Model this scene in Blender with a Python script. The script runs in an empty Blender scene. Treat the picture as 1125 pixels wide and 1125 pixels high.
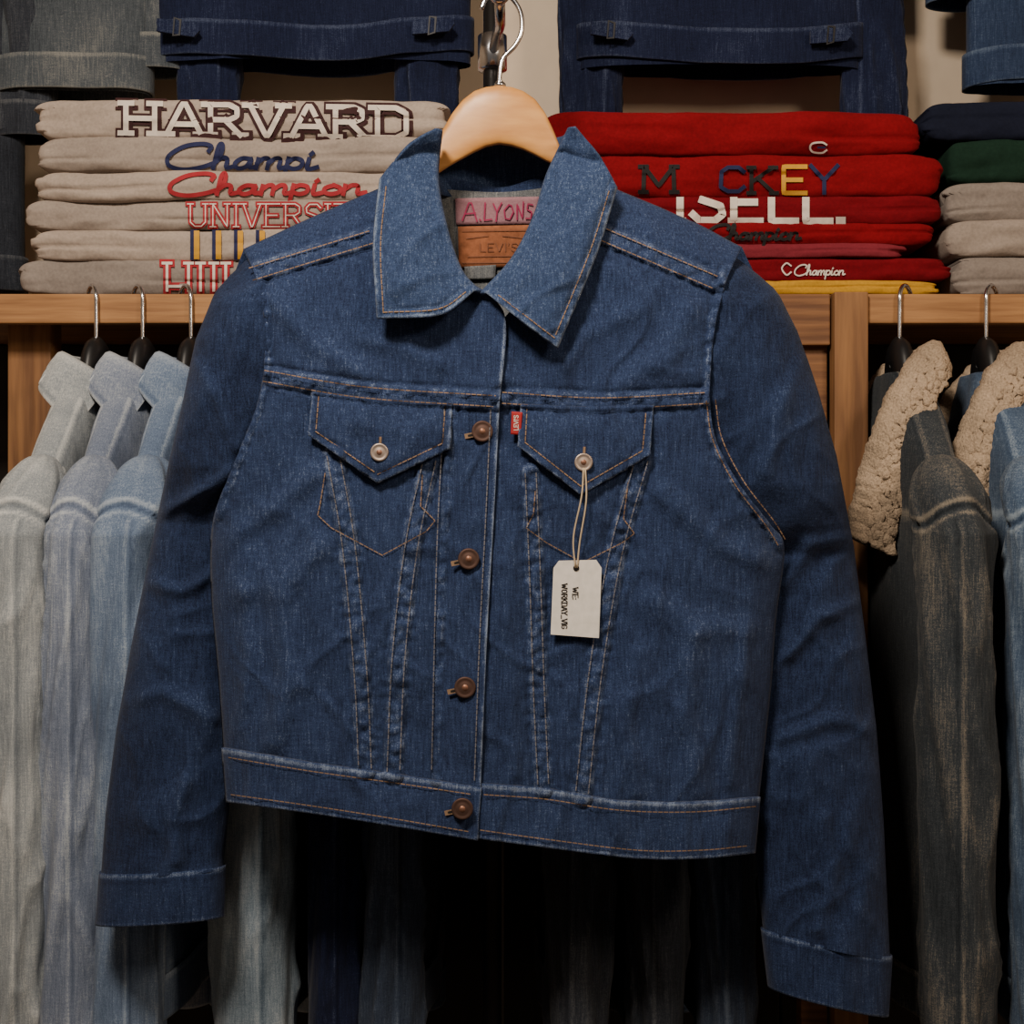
import bpy, math, random
import numpy as np
from mathutils import Vector, noise
random.seed(4)
C = bpy.context.scene.collection
S0, D, ZC = 0.0009, 1.2, 1.45
def W(px, py, Y):
    s = S0 * (D + Y) / D
    return ((px - 562.5) * s, Y, ZC - (py - 562.5) * s)
def WA(px, py, Y):
    px = np.asarray(px, float); py = np.asarray(py, float); Y = np.asarray(Y, float) + 0 * px
    s = S0 * (D + Y) / D
    return np.stack([(px - 562.5) * s, Y, ZC - (py - 562.5) * s], -1)
def lin(r, g, b):
    f = lambda c: (c / 255 / 12.92) if c / 255 <= .04045 else ((c / 255 + .055) / 1.055) ** 2.4
    return (f(r), f(g), f(b), 1)
# ------------------------------------------------------------------ materials
def newmat(name):
    m = bpy.data.materials.new(name); m.use_nodes = True
    nt = m.node_tree; b = nt.nodes['Principled BSDF']
    return m, nt, b
def noise_node(nt, scale, detail=2, vec=(1, 1, 1)):
    tc = nt.nodes.new('ShaderNodeTexCoord'); mp = nt.nodes.new('ShaderNodeMapping')
    mp.inputs['Scale'].default_value = vec
    n = nt.nodes.new('ShaderNodeTexNoise'); n.inputs['Scale'].default_value = scale; n.inputs['Detail'].default_value = detail
    nt.links.new(tc.outputs['Object'], mp.inputs['Vector']); nt.links.new(mp.outputs['Vector'], n.inputs['Vector'])
    return n.outputs[0]
def mth(nt, op, a, b):
    n = nt.nodes.new('ShaderNodeMath'); n.operation = op
    for i, v in enumerate((a, b)):
        if isinstance(v, (int, float)): n.inputs[i].default_value = v
        else: nt.links.new(v, n.inputs[i])
    return n.outputs[0]
def denim(name, dark, mid, light, base=.3, streak=.75, speck=.9, big=.35, bump=.4):
    m, nt, b = newmat(name)
    s1 = noise_node(nt, 1, 2, (600, 600, 40)); s2 = noise_node(nt, 1050, 1); s3 = noise_node(nt, 9, 3)
    s4 = noise_node(nt, 1, 1, (90, 90, 620))
    at = nt.nodes.new('ShaderNodeAttribute'); at.attribute_name = 'fade'
    v = mth(nt, 'ADD', mth(nt, 'MULTIPLY', mth(nt, 'SUBTRACT', s1, .5), streak), base)
    v = mth(nt, 'ADD', v, mth(nt, 'MULTIPLY', mth(nt, 'SUBTRACT', s2, .5), speck))
    v = mth(nt, 'ADD', v, mth(nt, 'MULTIPLY', mth(nt, 'SUBTRACT', s3, .5), big))
    v = mth(nt, 'ADD', v, mth(nt, 'MULTIPLY', mth(nt, 'SUBTRACT', s4, .5), streak * .4))
    v = mth(nt, 'ADD', v, mth(nt, 'MULTIPLY', at.outputs['Fac'], .8))
    cr = nt.nodes.new('ShaderNodeValToRGB'); e = cr.color_ramp.elements
    e[0].position = 0; e[0].color = dark; e[1].position = 1; e[1].color = light
    x = e.new(.5); x.color = mid
    nt.links.new(v, cr.inputs[0]); nt.links.new(cr.outputs[0], b.inputs['Base Color'])
    bp = nt.nodes.new('ShaderNodeBump'); bp.inputs['Strength'].default_value = bump; bp.inputs['Distance'].default_value = .0012
    nt.links.new(mth(nt, 'ADD', s1, s2), bp.inputs['Height']); nt.links.new(bp.outputs[0], b.inputs['Normal'])
    b.inputs['Roughness'].default_value = .9; b.inputs['Specular IOR Level'].default_value = .12
    b.inputs['Sheen Weight'].default_value = .05
    return m
def fleece(name, c, var=.12, scale=260, bump=.3, dist=.002):
    m, nt, b = newmat(name)
    n1 = noise_node(nt, scale, 3); n2 = noise_node(nt, 14, 3)
    v = mth(nt, 'ADD', mth(nt, 'MULTIPLY', n1, .5), mth(nt, 'MULTIPLY', n2, .5))
    cr = nt.nodes.new('ShaderNodeValToRGB'); e = cr.color_ramp.elements
    e[0].position = .3; e[0].color = tuple(x * (1 - 2.2 * var) for x in c[:3]) + (1,); e[1].position = .7; e[1].color = tuple(min(1, x * (1 + var)) for x in c[:3]) + (1,)
    nt.links.new(v, cr.inputs[0]); nt.links.new(cr.outputs[0], b.inputs['Base Color'])
    bp = nt.nodes.new('ShaderNodeBump'); bp.inputs['Strength'].default_value = bump; bp.inputs['Distance'].default_value = dist
    nt.links.new(v, bp.inputs['Height']); nt.links.new(bp.outputs[0], b.inputs['Normal'])
    b.inputs['Roughness'].default_value = .95; b.inputs['Specular IOR Level'].default_value = .1
    return m
def plain(name, c, rough=.6, metal=0, spec=.4):
    m, nt, b = newmat(name)
    n1 = noise_node(nt, 120, 2)
    cr = nt.nodes.new('ShaderNodeValToRGB'); e = cr.color_ramp.elements
    e[0].position = .3; e[0].color = tuple(x * .85 for x in c[:3]) + (1,); e[1].position = .7; e[1].color = c
    nt.links.new(n1, cr.inputs[0]); nt.links.new(cr.outputs[0], b.inputs['Base Color'])
    b.inputs['Roughness'].default_value = rough; b.inputs['Metallic'].default_value = metal
    b.inputs['Specular IOR Level'].default_value = spec
    return m
def wood(name, c1, c2, vec, rough=.5, bump=.15):
    m, nt, b = newmat(name)
    n1 = noise_node(nt, 1, 4, vec); n2 = noise_node(nt, 6, 2)
    v = mth(nt, 'ADD', mth(nt, 'MULTIPLY', n1, .7), mth(nt, 'MULTIPLY', n2, .3))
    cr = nt.nodes.new('ShaderNodeValToRGB'); e = cr.color_ramp.elements
    e[0].position = .38; e[0].color = c1; e[1].position = .62; e[1].color = c2
    nt.links.new(v, cr.inputs[0]); nt.links.new(cr.outputs[0], b.inputs['Base Color'])
    bp = nt.nodes.new('ShaderNodeBump'); bp.inputs['Strength'].default_value = bump; bp.inputs['Distance'].default_value = .002
    nt.links.new(v, bp.inputs['Height']); nt.links.new(bp.outputs[0], b.inputs['Normal'])
    b.inputs['Roughness'].default_value = rough
    return m
M = {}
M['denim'] = denim('indigo_denim', lin(24, 32, 56), lin(48, 63, 97), lin(126, 140, 164), base=.31, big=.25)
M['denim_sleeve'] = denim('indigo_denim_sleeve', lin(20, 28, 50), lin(42, 56, 88), lin(114, 129, 155), base=.25, big=.25)
M['denim_collar'] = denim('faded_indigo_denim', lin(28, 39, 64), lin(54, 71, 105), lin(126, 142, 166), base=.38, big=.2)
M['denim_inside'] = denim('denim_reverse', lin(62, 66, 72), lin(104, 107, 110), lin(150, 150, 148), base=.5)
M['thread'] = plain('tan_thread', lin(134, 108, 84), .8)
M['thread_light'] = plain('pale_thread', lin(110, 108, 112), .8)
M['copper'] = plain('copper', lin(140, 102, 84), .5, .7)
M['copper_dark'] = plain('aged_copper', lin(88, 66, 58), .55, .6)
M['silver'] = plain('worn_silver', lin(190, 172, 160), .42, .85)
M['chrome'] = plain('chrome', lin(215, 215, 220), .2, 1)
M['dull_metal'] = plain('dull_metal', lin(46, 46, 48), .5, .8)
M['black_metal'] = plain('black_metal', lin(22, 20, 20), .35, .3)
M['black_plastic'] = plain('black_plastic', lin(22, 22, 24), .4)
M['hanger_wood'] = wood('hanger_wood', lin(190, 130, 68), lin(214, 156, 88), (20, 60, 90), .4, .05)
M['shelf_wood'] = wood('pine_shelf', lin(98, 62, 36), lin(140, 96, 58), (7, 70, 120), .7, .6)
M['shelf_wood_light'] = wood('pine_light', lin(132, 90, 52), lin(176, 128, 80), (7, 70, 120), .7, .6)
M['post_wood'] = wood('pine_post', lin(106, 70, 40), lin(150, 106, 64), (90, 90, 6), .7, .6)
M['shade_wood'] = wood('painted_shade_board', lin(20, 16, 13), lin(30, 23, 18), (60, 60, 5), .8)  # near-black colour stands in for the unlit wall below the shelves
M['wall'] = fleece('plaster_wall', lin(210, 192, 170), .03, 40, .1)
M['floor'] = wood('floor_boards', lin(50, 36, 26), lin(70, 50, 36), (4, 40, 4), .6)
M['ceil'] = plain('ceiling_paint', lin(120, 110, 100), .9)
M['red_tab'] = plain('red_ribbon', lin(160, 30, 32), .7)
M['pink_patch'] = fleece('pink_cloth_patch', lin(150, 112, 120), .14, 500)
M['magenta'] = plain('magenta_ink', lin(150, 34, 78), .8)
M['leather'] = fleece('tan_leather_patch', lin(146, 92, 64), .26, 160, .3)
M['leather_ink'] = plain('brown_ink', lin(124, 77, 54), .8)
M['paper'] = plain('white_card', lin(226, 220, 212), .8)
M['ink'] = plain('black_ink', lin(24, 22, 24), .8)
M['string'] = plain('cream_string', lin(200, 180, 150), .9)
M['white_print'] = plain('white_print', lin(222, 210, 198), .8)
M['maroon'] = plain('maroon_print', lin(54, 22, 24), .8)
M['navy_print'] = plain('navy_print', lin(28, 34, 76), .8)
M['red_print'] = plain('red_print', lin(160, 36, 46), .8)
M['yellow_print'] = plain('yellow_print', lin(206, 152, 44), .8)
M['grey_fleece'] = fleece('grey_fleece', lin(158, 145, 135))
M['grey_fleece2'] = fleece('grey_fleece_light', lin(172, 157, 145))
M['grey_fleece3'] = fleece('grey_fleece_dim', lin(140, 130, 123))
M['red_fleece'] = fleece('red_fleece', lin(122, 17, 27), .14)
M['red_fleece2'] = fleece('crimson_fleece', lin(110, 15, 26), .14)
M['pink_fleece'] = fleece('faded_red_fleece', lin(122, 42, 52), .1)
M['yellow_fleece'] = fleece('yellow_fleece', lin(190, 142, 44))
M['green_fleece'] = fleece('green_fleece', lin(26, 48, 38))
M['navy_fleece'] = fleece('navy_fleece', lin(26, 30, 46))
M['sherpa'] = fleece('cream_sherpa', lin(182, 160, 136), .26, 380, 1.0, .004)
M['dn_white'] = denim('bleached_denim', lin(104, 111, 118), lin(140, 146, 150), lin(192, 194, 192), base=.48, big=1.0)
M['dn_pale'] = denim('pale_denim', lin(84, 95, 116), lin(118, 128, 147), lin(176, 183, 190), base=.46, big=1.0)
M['dn_sky'] = denim('light_blue_denim', lin(70, 85, 110), lin(104, 121, 146), lin(160, 173, 188), base=.44, big=1.0)
M['dn_faded'] = denim('faded_blue_denim', lin(70, 84, 98), lin(114, 128, 140), lin(160, 168, 174), base=.5, big=1.3)
M['dn_mid'] = denim('mid_blue_denim', lin(42, 56, 78), lin(74, 92, 116), lin(140, 154, 168), base=.45, big=1.0)
M['dn_blue'] = denim('dark_blue_denim', lin(26, 36, 56), lin(46, 60, 88), lin(94, 110, 132), base=.4, big=.7)  # darker blue denim for the jacket at the upper right
M['dn_grey'] = denim('faded_grey_denim', lin(42, 48, 54), lin(74, 80, 86), lin(128, 128, 124), base=.42, big=1.0)
M['dn_olive'] = denim('grey_olive_denim', lin(30, 35, 40), lin(56, 61, 66), lin(128, 120, 108), base=.38, big=.8)
M['dn_dark'] = denim('blackish_denim', lin(26, 28, 33), lin(46, 50, 58), lin(84, 86, 90), base=.38, big=.6)
M['dn_navy'] = denim('deep_navy_cotton', lin(14, 19, 38), lin(27, 34, 60), lin(74, 84, 108), base=.3, big=.7)
M['dn_slate'] = denim('slate_denim', lin(32, 40, 54), lin(54, 64, 82), lin(90, 100, 114), base=.42, big=.6)
# ------------------------------------------------------------------ mesh helpers
def origin(p):
    v = Vector((0, 0, 0))
    while p is not None: v = v + p.location; p = p.parent
    return v
def mk(name, verts, faces, mat, parent=None, world=True, smooth=True, fade=None, solid=0, off=0):
    V = np.asarray(verts, float).reshape(-1, 3)
    if world and parent is not None: V = V - np.array(origin(parent))
    me = bpy.data.meshes.new(name); me.from_pydata(V.tolist(), [], [tuple(int(i) for i in f) for f in faces]); me.validate()
    if smooth: me.polygons.foreach_set('use_smooth', [True] * len(me.polygons))
    if fade is not None:
        a = me.attributes.new('fade', 'FLOAT', 'POINT'); a.data.foreach_set('value', np.asarray(fade, float).ravel())
    me.materials.append(M[mat]); me.update()
    o = bpy.data.objects.new(name, me); C.objects.link(o)
    if parent is not None: o.parent = parent
    if solid:
        s = o.modifiers.new('thickness', 'SOLIDIFY'); s.thickness = solid; s.offset = off
    return o
def thing(name, label, cat, loc=(0, 0, 0), rotz=0, group=None):
    o = bpy.data.objects.new(name, None); C.objects.link(o); o.location = loc; o.rotation_euler = (0, 0, rotz)
    o['label'] = label; o['category'] = cat
    if group: o['group'] = group
    return o
def tag(o, label, cat, group=None):
    o['label'] = label; o['category'] = cat
    if group: o['group'] = group
    return o
def gridf(nr, nc, wrap=False, flip=False):
    f = []
    for r in range(nr - 1):
        for c in range(nc if wrap else nc - 1):
            d = (c + 1) % nc
            q = (r * nc + c, r * nc + d, (r + 1) * nc + d, (r + 1) * nc + c)
            f.append(q[::-1] if flip else q)
    return f
def box(name, x0, x1, y0, y1, z0, z1, mat, parent=None, bev=.002, world=True):
    v = [(x, y, z) for x in (x0, x1) for y in (y0, y1) for z in (z0, z1)]
    f = [(0, 1, 3, 2), (4, 6, 7, 5), (0, 4, 5, 1), (2, 3, 7, 6), (0, 2, 6, 4), (1, 5, 7, 3)]
    o = mk(name, v, f, mat, parent, world, smooth=False)
    if bev:
        b = o.modifiers.new('bevel', 'BEVEL'); b.width = bev; b.segments = 2
    return o
def cat_rom(P, n=12):
    P = np.asarray(P, float); out = []
    E = np.vstack([2 * P[0] - P[1], P, 2 * P[-1] - P[-2]])
    for i in range(1, len(E) - 2):
        p0, p1, p2, p3 = E[i - 1:i + 3]
        for t in np.linspace(0, 1, n, endpoint=False):
            out.append(.5 * ((2 * p1) + (-p0 + p2) * t + (2 * p0 - 5 * p1 + 4 * p2 - p3) * t * t + (-p0 + 3 * p1 - 3 * p2 + p3) * t ** 3))
    out.append(P[-1]); return np.array(out)
def rs(P, n, smooth=True):
    Q = cat_rom(P) if smooth and len(P) > 2 else np.asarray(P, float)
    d = np.r_[0, np.cumsum(np.linalg.norm(np.diff(Q, axis=0), axis=1))]
    t = np.linspace(0, d[-1], n)
    return np.stack([np.interp(t, d, Q[:, k]) for k in range(Q.shape[1])], -1)
def plen(P):
    P = np.asarray(P, float); return np.linalg.norm(np.diff(P, axis=0), axis=1).sum()
def coons(T, B, L, R, sp=2.6, st=(1, 1, 1, 1)):
    nu = max(8, int(max(plen(T), plen(B)) / sp)); nv = max(8, int(max(plen(L), plen(R)) / sp))
    T = rs(T, nu, st[0]); B = rs(B, nu, st[1]); L = rs(L, nv, st[2]); R = rs(R, nv, st[3])
    u = np.linspace(0, 1, nu)[None, :, None]; v = np.linspace(0, 1, nv)[:, None, None]
    P = (1 - v) * T[None] + v * B[None] + (1 - u) * L[:, None] + u * R[:, None]
    P -= (1 - u) * (1 - v) * T[0] + u * (1 - v) * T[-1] + (1 - u) * v * B[0] + u * v * B[-1]
    return P, nv, nu
def dist(P, poly):
    P = np.asarray(P, float).reshape(-1, 2); best = np.full(len(P), 1e9); poly = np.asarray(poly, float)
    for a, b in zip(poly[:-1], poly[1:]):
        ab = b - a; t = np.clip(((P - a) @ ab) / max(ab @ ab, 1e-9), 0, 1)
        best = np.minimum(best, np.linalg.norm(P - (a + t[:, None] * ab), axis=1))
    return best
def nz(P, sx, sy, seed):
    return np.array([noise.noise(Vector((p[0] / sx, p[1] / sy, seed))) for p in np.asarray(P).reshape(-1, 2)])
def ridge(P, sx, sy, seed, shear=0):
    P = np.asarray(P).reshape(-1, 2); out = []
    for p in P:
        wx = noise.noise(Vector((p[0] / 90, p[1] / 90, seed + 40))) * .7
        n = noise.noise(Vector(((p[0] + shear * p[1]) / sx + wx, p[1] / sy, seed))); out.append(max(0, 1 - abs(n) * 4.2) ** 1.5)
    return np.array(out)
def tube(name, pts, r, mat, parent=None, n=10, world=True, smooth=True):
    P = cat_rom(pts, 6) if smooth and len(pts) > 2 else np.asarray(pts, float)
    v = []; up = None
    for i, p in enumerate(P):
        t = Vector(P[min(i + 1, len(P) - 1)] - P[max(i - 1, 0)]).normalized()
        if up is None: up = t.orthogonal().normalized()
        up = (up - t * up.dot(t)).normalized(); s = t.cross(up)
        for k in range(n):
            a = 2 * math.pi * k / n; v.append(Vector(p) + r * (math.cos(a) * up + math.sin(a) * s))
    f = gridf(len(P), n, True); m = len(P) * n
    f.append(tuple(range(n))[::-1]); f.append(tuple(range(m - n, m)))
    return mk(name, [tuple(x) for x in v], f, mat, parent, world)
def lathe(name, prof, c, mat, parent=None, axis='y', n=28):
    v = []
    for (r, h) in prof:
        for k in range(n):
            a = 2 * math.pi * k / n
            if axis == 'y': v.append((c[0] + r * math.cos(a), c[1] - h, c[2] + r * math.sin(a)))
            else: v.append((c[0] + r * math.cos(a), c[1] + r * math.sin(a), c[2] + h))
    f = gridf(len(prof), n, True, axis != 'y'); f.append(tuple(range(n))); f.append(tuple(range(len(prof) * n - n, len(prof) * n)))
    return mk(name, v, f, mat, parent)
# ------------------------------------------------------------------ stroke lettering
G = {
 'A': (.75, [[(.08, 0), (.36, 1), (.42, 1), (.7, 0)], [(.18, .33), (.6, .33)]]),
 'C': (.72, [[(.62, .8), (.5, .97), (.25, .97), (.1, .8), (.08, .2), (.25, .03), (.5, .03), (.62, .2)]]),
 'D': (.75, [[(.12, 0), (.12, 1), (.45, 1), (.64, .82), (.64, .18), (.45, 0), (.12, 0)]]),
 'E': (.68, [[(.6, 1), (.12, 1), (.12, 0), (.6, 0)], [(.12, .5), (.5, .5)]]),
 'G': (.75, [[(.62, .8), (.5, .97), (.25, .97), (.1, .8), (.08, .2), (.25, .03), (.5, .03), (.64, .2), (.64, .45), (.4, .45)]]),
 'H': (.78, [[(.12, 0), (.12, 1)], [(.64, 0), (.64, 1)], [(.12, .5), (.64, .5)]]),
 'I': (.32, [[(.15, 0), (.15, 1)]]),
 'K': (.74, [[(.12, 0), (.12, 1)], [(.64, 1), (.14, .45)], [(.28, .58), (.66, 0)]]),
 'L': (.62, [[(.12, 1), (.12, 0), (.56, 0)]]),
 'M': (.95, [[(.1, 0), (.12, 1), (.45, .25), (.78, 1), (.8, 0)]]),
 'N': (.78, [[(.12, 0), (.12, 1), (.62, 0), (.62, 1)]]),
 'O': (.78, [[(.36, 1), (.14, .85), (.1, .2), (.36, 0), (.62, .2), (.6, .85), (.36, 1)]]),
 'R': (.76, [[(.12, 0), (.12, 1), (.45, 1), (.6, .88), (.6, .62), (.45, .5), (.12, .5)], [(.38, .5), (.66, 0)]]),
 'S': (.68, [[(.58, .82), (.46, .98), (.2, .98), (.08, .82), (.1, .62), (.56, .4), (.6, .18), (.46, .02), (.18, .02), (.06, .18)]]),
 'T': (.7, [[(.05, 1), (.62, 1)], [(.33, 1), (.33, 0)]]),
 'U': (.76, [[(.1, 1), (.1, .2), (.25, .02), (.48, .02), (.62, .2), (.62, 1)]]),
 'V': (.75, [[(.08, 1), (.36, 0), (.4, 0), (.68, 1)]]),
 'W': (1., [[(.06, 1), (.25, 0), (.46, .8), (.66, 0), (.86, 1)]]),
 'Y': (.74, [[(.06, 1), (.36, .48), (.66, 1)], [(.36, .48), (.36, 0)]]),
 '.': (.3, [[(.1, .02), (.16, .02)]]), ':': (.3, [[(.1, .1), (.16, .1)], [(.1, .6), (.16, .6)]]),
 '_': (.6, [[(0, -.05), (.55, -.05)]]), "'": (.25, [[(.1, 1), (.08, .75)]]), ' ': (.4, []),
}
SER = {'H': [(.12, 0), (.12, 1), (.64, 0), (.64, 1)], 'A': [(.08, 0), (.7, 0)], 'R': [(.1, 0), (.1, 1), (.66, 0)], 'V': [(.08, 1), (.68, 1)], 'D': [(.1, 0), (.1, 1)],
       'I': [(.15, 0), (.15, 1)], 'U': [(.1, 1), (.62, 1)], 'N': [(.12, 0), (.12, 1), (.62, 1)], 'Y': [(.36, 0), (.06, 1), (.66, 1)], 'K': [(.12, 0), (.12, 1), (.66, 0), (.64, 1)],
       'M': [(.1, 0), (.8, 0), (.1, 1), (.8, 1)], 'L': [(.12, 1)], 'T': [(.33, 0)], 'E': [(.12, 1), (.12, 0)], 'W': [(.06, 1), (.86, 1)]}
SC = {
 'C': (1.15, [[(.95, .72), (.98, .92), (.75, 1.02), (.35, .9), (.05, .5), (.1, .1), (.45, -.08), (.85, .02), (1.12, .2)]]),
 'h': (.48, [[(-.05, .1), (.1, .6), (.08, 1.0), (0, .9), (0, 0)], [(0, .2), (.14, .44), (.28, .38), (.3, .03), (.48, .08)]]),
 'a': (.52, [[(.34, .4), (.14, .42), (0, .2), (.1, 0), (.28, .08), (.36, .42), (.36, .05), (.52, .08)]]),
 'm': (.7, [[(0, .4), (.0, 0)], [(0, .22), (.13, .43), (.25, .38), (.26, 0)], [(.26, .22), (.4, .43), (.52, .38), (.53, .03), (.7, .08)]]),
 'p': (.48, [[(0, .44), (0, -.4)], [(0, .3), (.15, .44), (.33, .35), (.33, .1), (.18, 0), (.02, .08)]]),
 'i': (.24, [[(0, .42), (0, .05), (.08, .0), (.24, .08)], [(.02, .62), (.05, .68)]]),
 'o': (.46, [[(.2, .43), (.02, .3), (.03, .08), (.2, 0), (.36, .1), (.36, .3), (.2, .43)]]),
 'n': (.5, [[(0, .42), (0, 0)], [(0, .22), (.15, .43), (.3, .38), (.32, .03), (.5, .08)]]),
}
def lay(text, x0, y0, w, h, slope=0, script=False, slant=0, serif=.0):
    F = SC if script else G
    tot = sum(F[c][0] for c in text); k = w / tot; out = []; x = 0
    for c in text:
        adv, st = F[c]
        def tr(p):
            X = x0 + (x + p[0]) * k + slant * p[1] * h
            return (X, y0 - p[1] * h + slope * (X - x0))
        for s in st:
            q = np.array([tr(p) for p in s]); out.append(cat_rom(q, 6) if script and len(q) > 2 else q)
        if serif:
            for p in SER.get(c, []): out.append(np.array([tr((p[0] - serif, p[1])), tr((p[0] + serif, p[1]))]))
        x += adv
    return out
def crop(polys, ymin, ymax):
    """keep only the piece of each stroke that lies on the visible fold"""
    out = []
    for p in polys:
        q = []
        for a, b in zip(p[:-1], p[1:]):
            m = max(2, int(np.linalg.norm(b - a)))
            q += [a + (b - a) * t / m for t in range(m)]
        q.append(p[-1]); run = []
        for x in q:
            if ymin <= x[1] <= ymax: run.append(x)
            else:
                if len(run) > 1: out.append(np.array(run))
                run = []
        if len(run) > 1: out.append(np.array(run))
    return out
def ribbons(polys, width, mapf, step=2.0):
    V = []; F = []; n0 = 0
    for p in polys:
        p = np.asarray(p, float)
        if len(p) < 2: continue
        q = []
        for a, b in zip(p[:-1], p[1:]):
            m = max(1, int(np.linalg.norm(b - a) / step))
            for t in range(m): q.append(a + (b - a) * t / m)
        q.append(p[-1]); q = np.array(q)
        t = np.gradient(q, axis=0); l = np.linalg.norm(t, axis=1, keepdims=True); l[l < 1e-6] = 1; t = t / l
        q[0] -= t[0] * width * .45; q[-1] += t[-1] * width * .45
        nrm = np.stack([-t[:, 1], t[:, 0]], -1) * width / 2
        a = q + nrm; b = q - nrm
        pts = np.empty((2 * len(q), 2)); pts[0::2] = a; pts[1::2] = b
        V.append(pts)
        for i in range(len(q) - 1): F.append((n0 + 2 * i, n0 + 2 * i + 1, n0 + 2 * i + 3, n0 + 2 * i + 2))
        n0 += 2 * len(q)
    V = np.vstack(V)
    return mapf(V), F
def dashes(polys, dash=4.2, gap=2.0, sm=True):
    out = []
    for p in polys:
        q = rs(p, max(3, int(plen(p) / 1.0)), sm and len(p) > 2)
        n = len(q); i = 0; L = int(dash); g = int(dash + gap)
        while i + L < n:
            out.append(np.array([q[i], q[i + L // 2], q[i + L]])); i += g
    return out
# ------------------------------------------------------------------ camera, lights, room
cam = bpy.data.cameras.new('camera'); co = bpy.data.objects.new('camera', cam); C.objects.link(co)
co.location = (0, -D, ZC); co.rotation_euler = (math.pi / 2, 0, 0); cam.sensor_width = 36; cam.lens = 36 * D / (1125 * S0); cam.clip_start = .02
bpy.context.scene.camera = co
def area(name, loc, target, size, e, col):
    l = bpy.data.lights.new(name, 'AREA'); l.size = size; l.energy = e; l.color = col
    o = bpy.data.objects.new(name, l); C.objects.link(o); o.location = loc
    o.rotation_euler = (Vector(target) - Vector(loc)).to_track_quat('-Z', 'Y').to_euler()
area('ceiling_lamp_front', (-.40, -1.15, 2.62), (0, .1, 1.6), .28, 36, (1, .87, .73))
area('fill_light_side', (1.0, -1.3, 2.3), (.2, .4, 1.6), .3, 11, (1, .80, .60))  # added fill light from the right, no visible lamp there
wd = bpy.data.worlds.new('world'); bpy.context.scene.world = wd; wd.use_nodes = True
wd.node_tree.nodes['Background'].inputs[0].default_value = (1, .88, .76, 1); wd.node_tree.nodes['Background'].inputs[1].default_value = .12
YW = .68
for nm, a, mt in (('wall_back', (-1.8, 1.8, YW, YW + .05, 0, 3.1), 'wall'), ('wall_left', (-1.85, -1.8, -2.2, YW, 0, 3.1), 'wall'), ('wall_right', (1.8, 1.85, -2.2, YW, 0, 3.1), 'wall'),
                  ('floor', (-1.85, 1.85, -2.2, YW + .05, -.05, 0), 'floor'), ('ceiling', (-1.85, 1.85, -2.2, YW + .05, 3.1, 3.15), 'ceil')):
    o = box(nm, *a, mt, bev=0); o['kind'] = 'structure'
# ------------------------------------------------------------------ main jacket
J = thing('denim_jacket', 'dark indigo denim trucker jacket buttoned on the pale wooden hanger, largest garment at the centre', 'jacket', W(545, 922, 0))
hullL = [(470, 180), (350, 232), (268, 270), (235, 310), (212, 370), (205, 440), (208, 510), (232, 580), (232, 640), (240, 740), (246, 822), (250, 960)]
hullR = [(620, 180), (740, 230), (815, 268), (850, 300), (872, 360), (885, 430), (888, 520), (866, 600), (852, 680), (846, 760), (833, 876), (826, 960)]
seams = [
 ([(276, 301), (412, 259)], 10, .0026, .32), ([(664, 258), (788, 311)], 10, .0026, .32),
 ([(290, 413), (400, 431), (549, 441)], 9, .0030, .30), ([(552, 437), (660, 443), (779, 437)], 9, .0030, .30),
 ([(366, 500), (383, 600), (396, 740), (401, 845)], 10, .0030, .38), ([(472, 505), (452, 600), (438, 720), (432, 850)], 10, .0030, .38),
 ([(583, 520), (588, 640), (592, 760), (597, 866)], 9, .0030, .38), ([(705, 505), (676, 610), (654, 740), (639, 874)], 10, .0030, .38),
 ([(276, 300), (288, 340), (291, 405), (280, 455), (258, 510), (238, 566)], 6, .0014, .32),
 ([(800, 300), (788, 350), (781, 440), (788, 482), (812, 530), (846, 575), (860, 598)], 8, .0022, .34),
 ([(497, 445), (487, 600), (482, 720), (479, 858)], 4, .0018, .22)]
plk = [(556, 348), (549, 440), (543, 560), (535, 700), (528, 866)]
folds = [([(236, 600), (300, 560), (345, 520)], 13, .006), ([(238, 660), (310, 640), (350, 600)], 14, .005), ([(850, 620), (790, 600), (730, 540)], 13, .006), ([(846, 690), (770, 690), (720, 660)], 14, .005),
         ([(300, 330), (345, 380), (400, 410)], 13, .005), ([(760, 340), (730, 390), (680, 425)], 13, .005), ([(300, 815), (315, 740), (310, 660)], 12, .006), ([(770, 870), (750, 790), (765, 700)], 12, .006),
         ([(560, 600), (557, 700), (566, 850)], 8, .003), ([(505, 470), (520, 560), (500, 680)], 9, .002), ([(700, 870), (690, 800), (700, 720)], 10, .005), ([(260, 800), (275, 730), (268, 650)], 9, .004),
         ([(620, 400), (640, 370), (700, 340)], 11, .004), ([(480, 400), (440, 380), (400, 372)], 11, .004), ([(820, 700), (810, 780), (800, 860)], 9, .004)]
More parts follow.
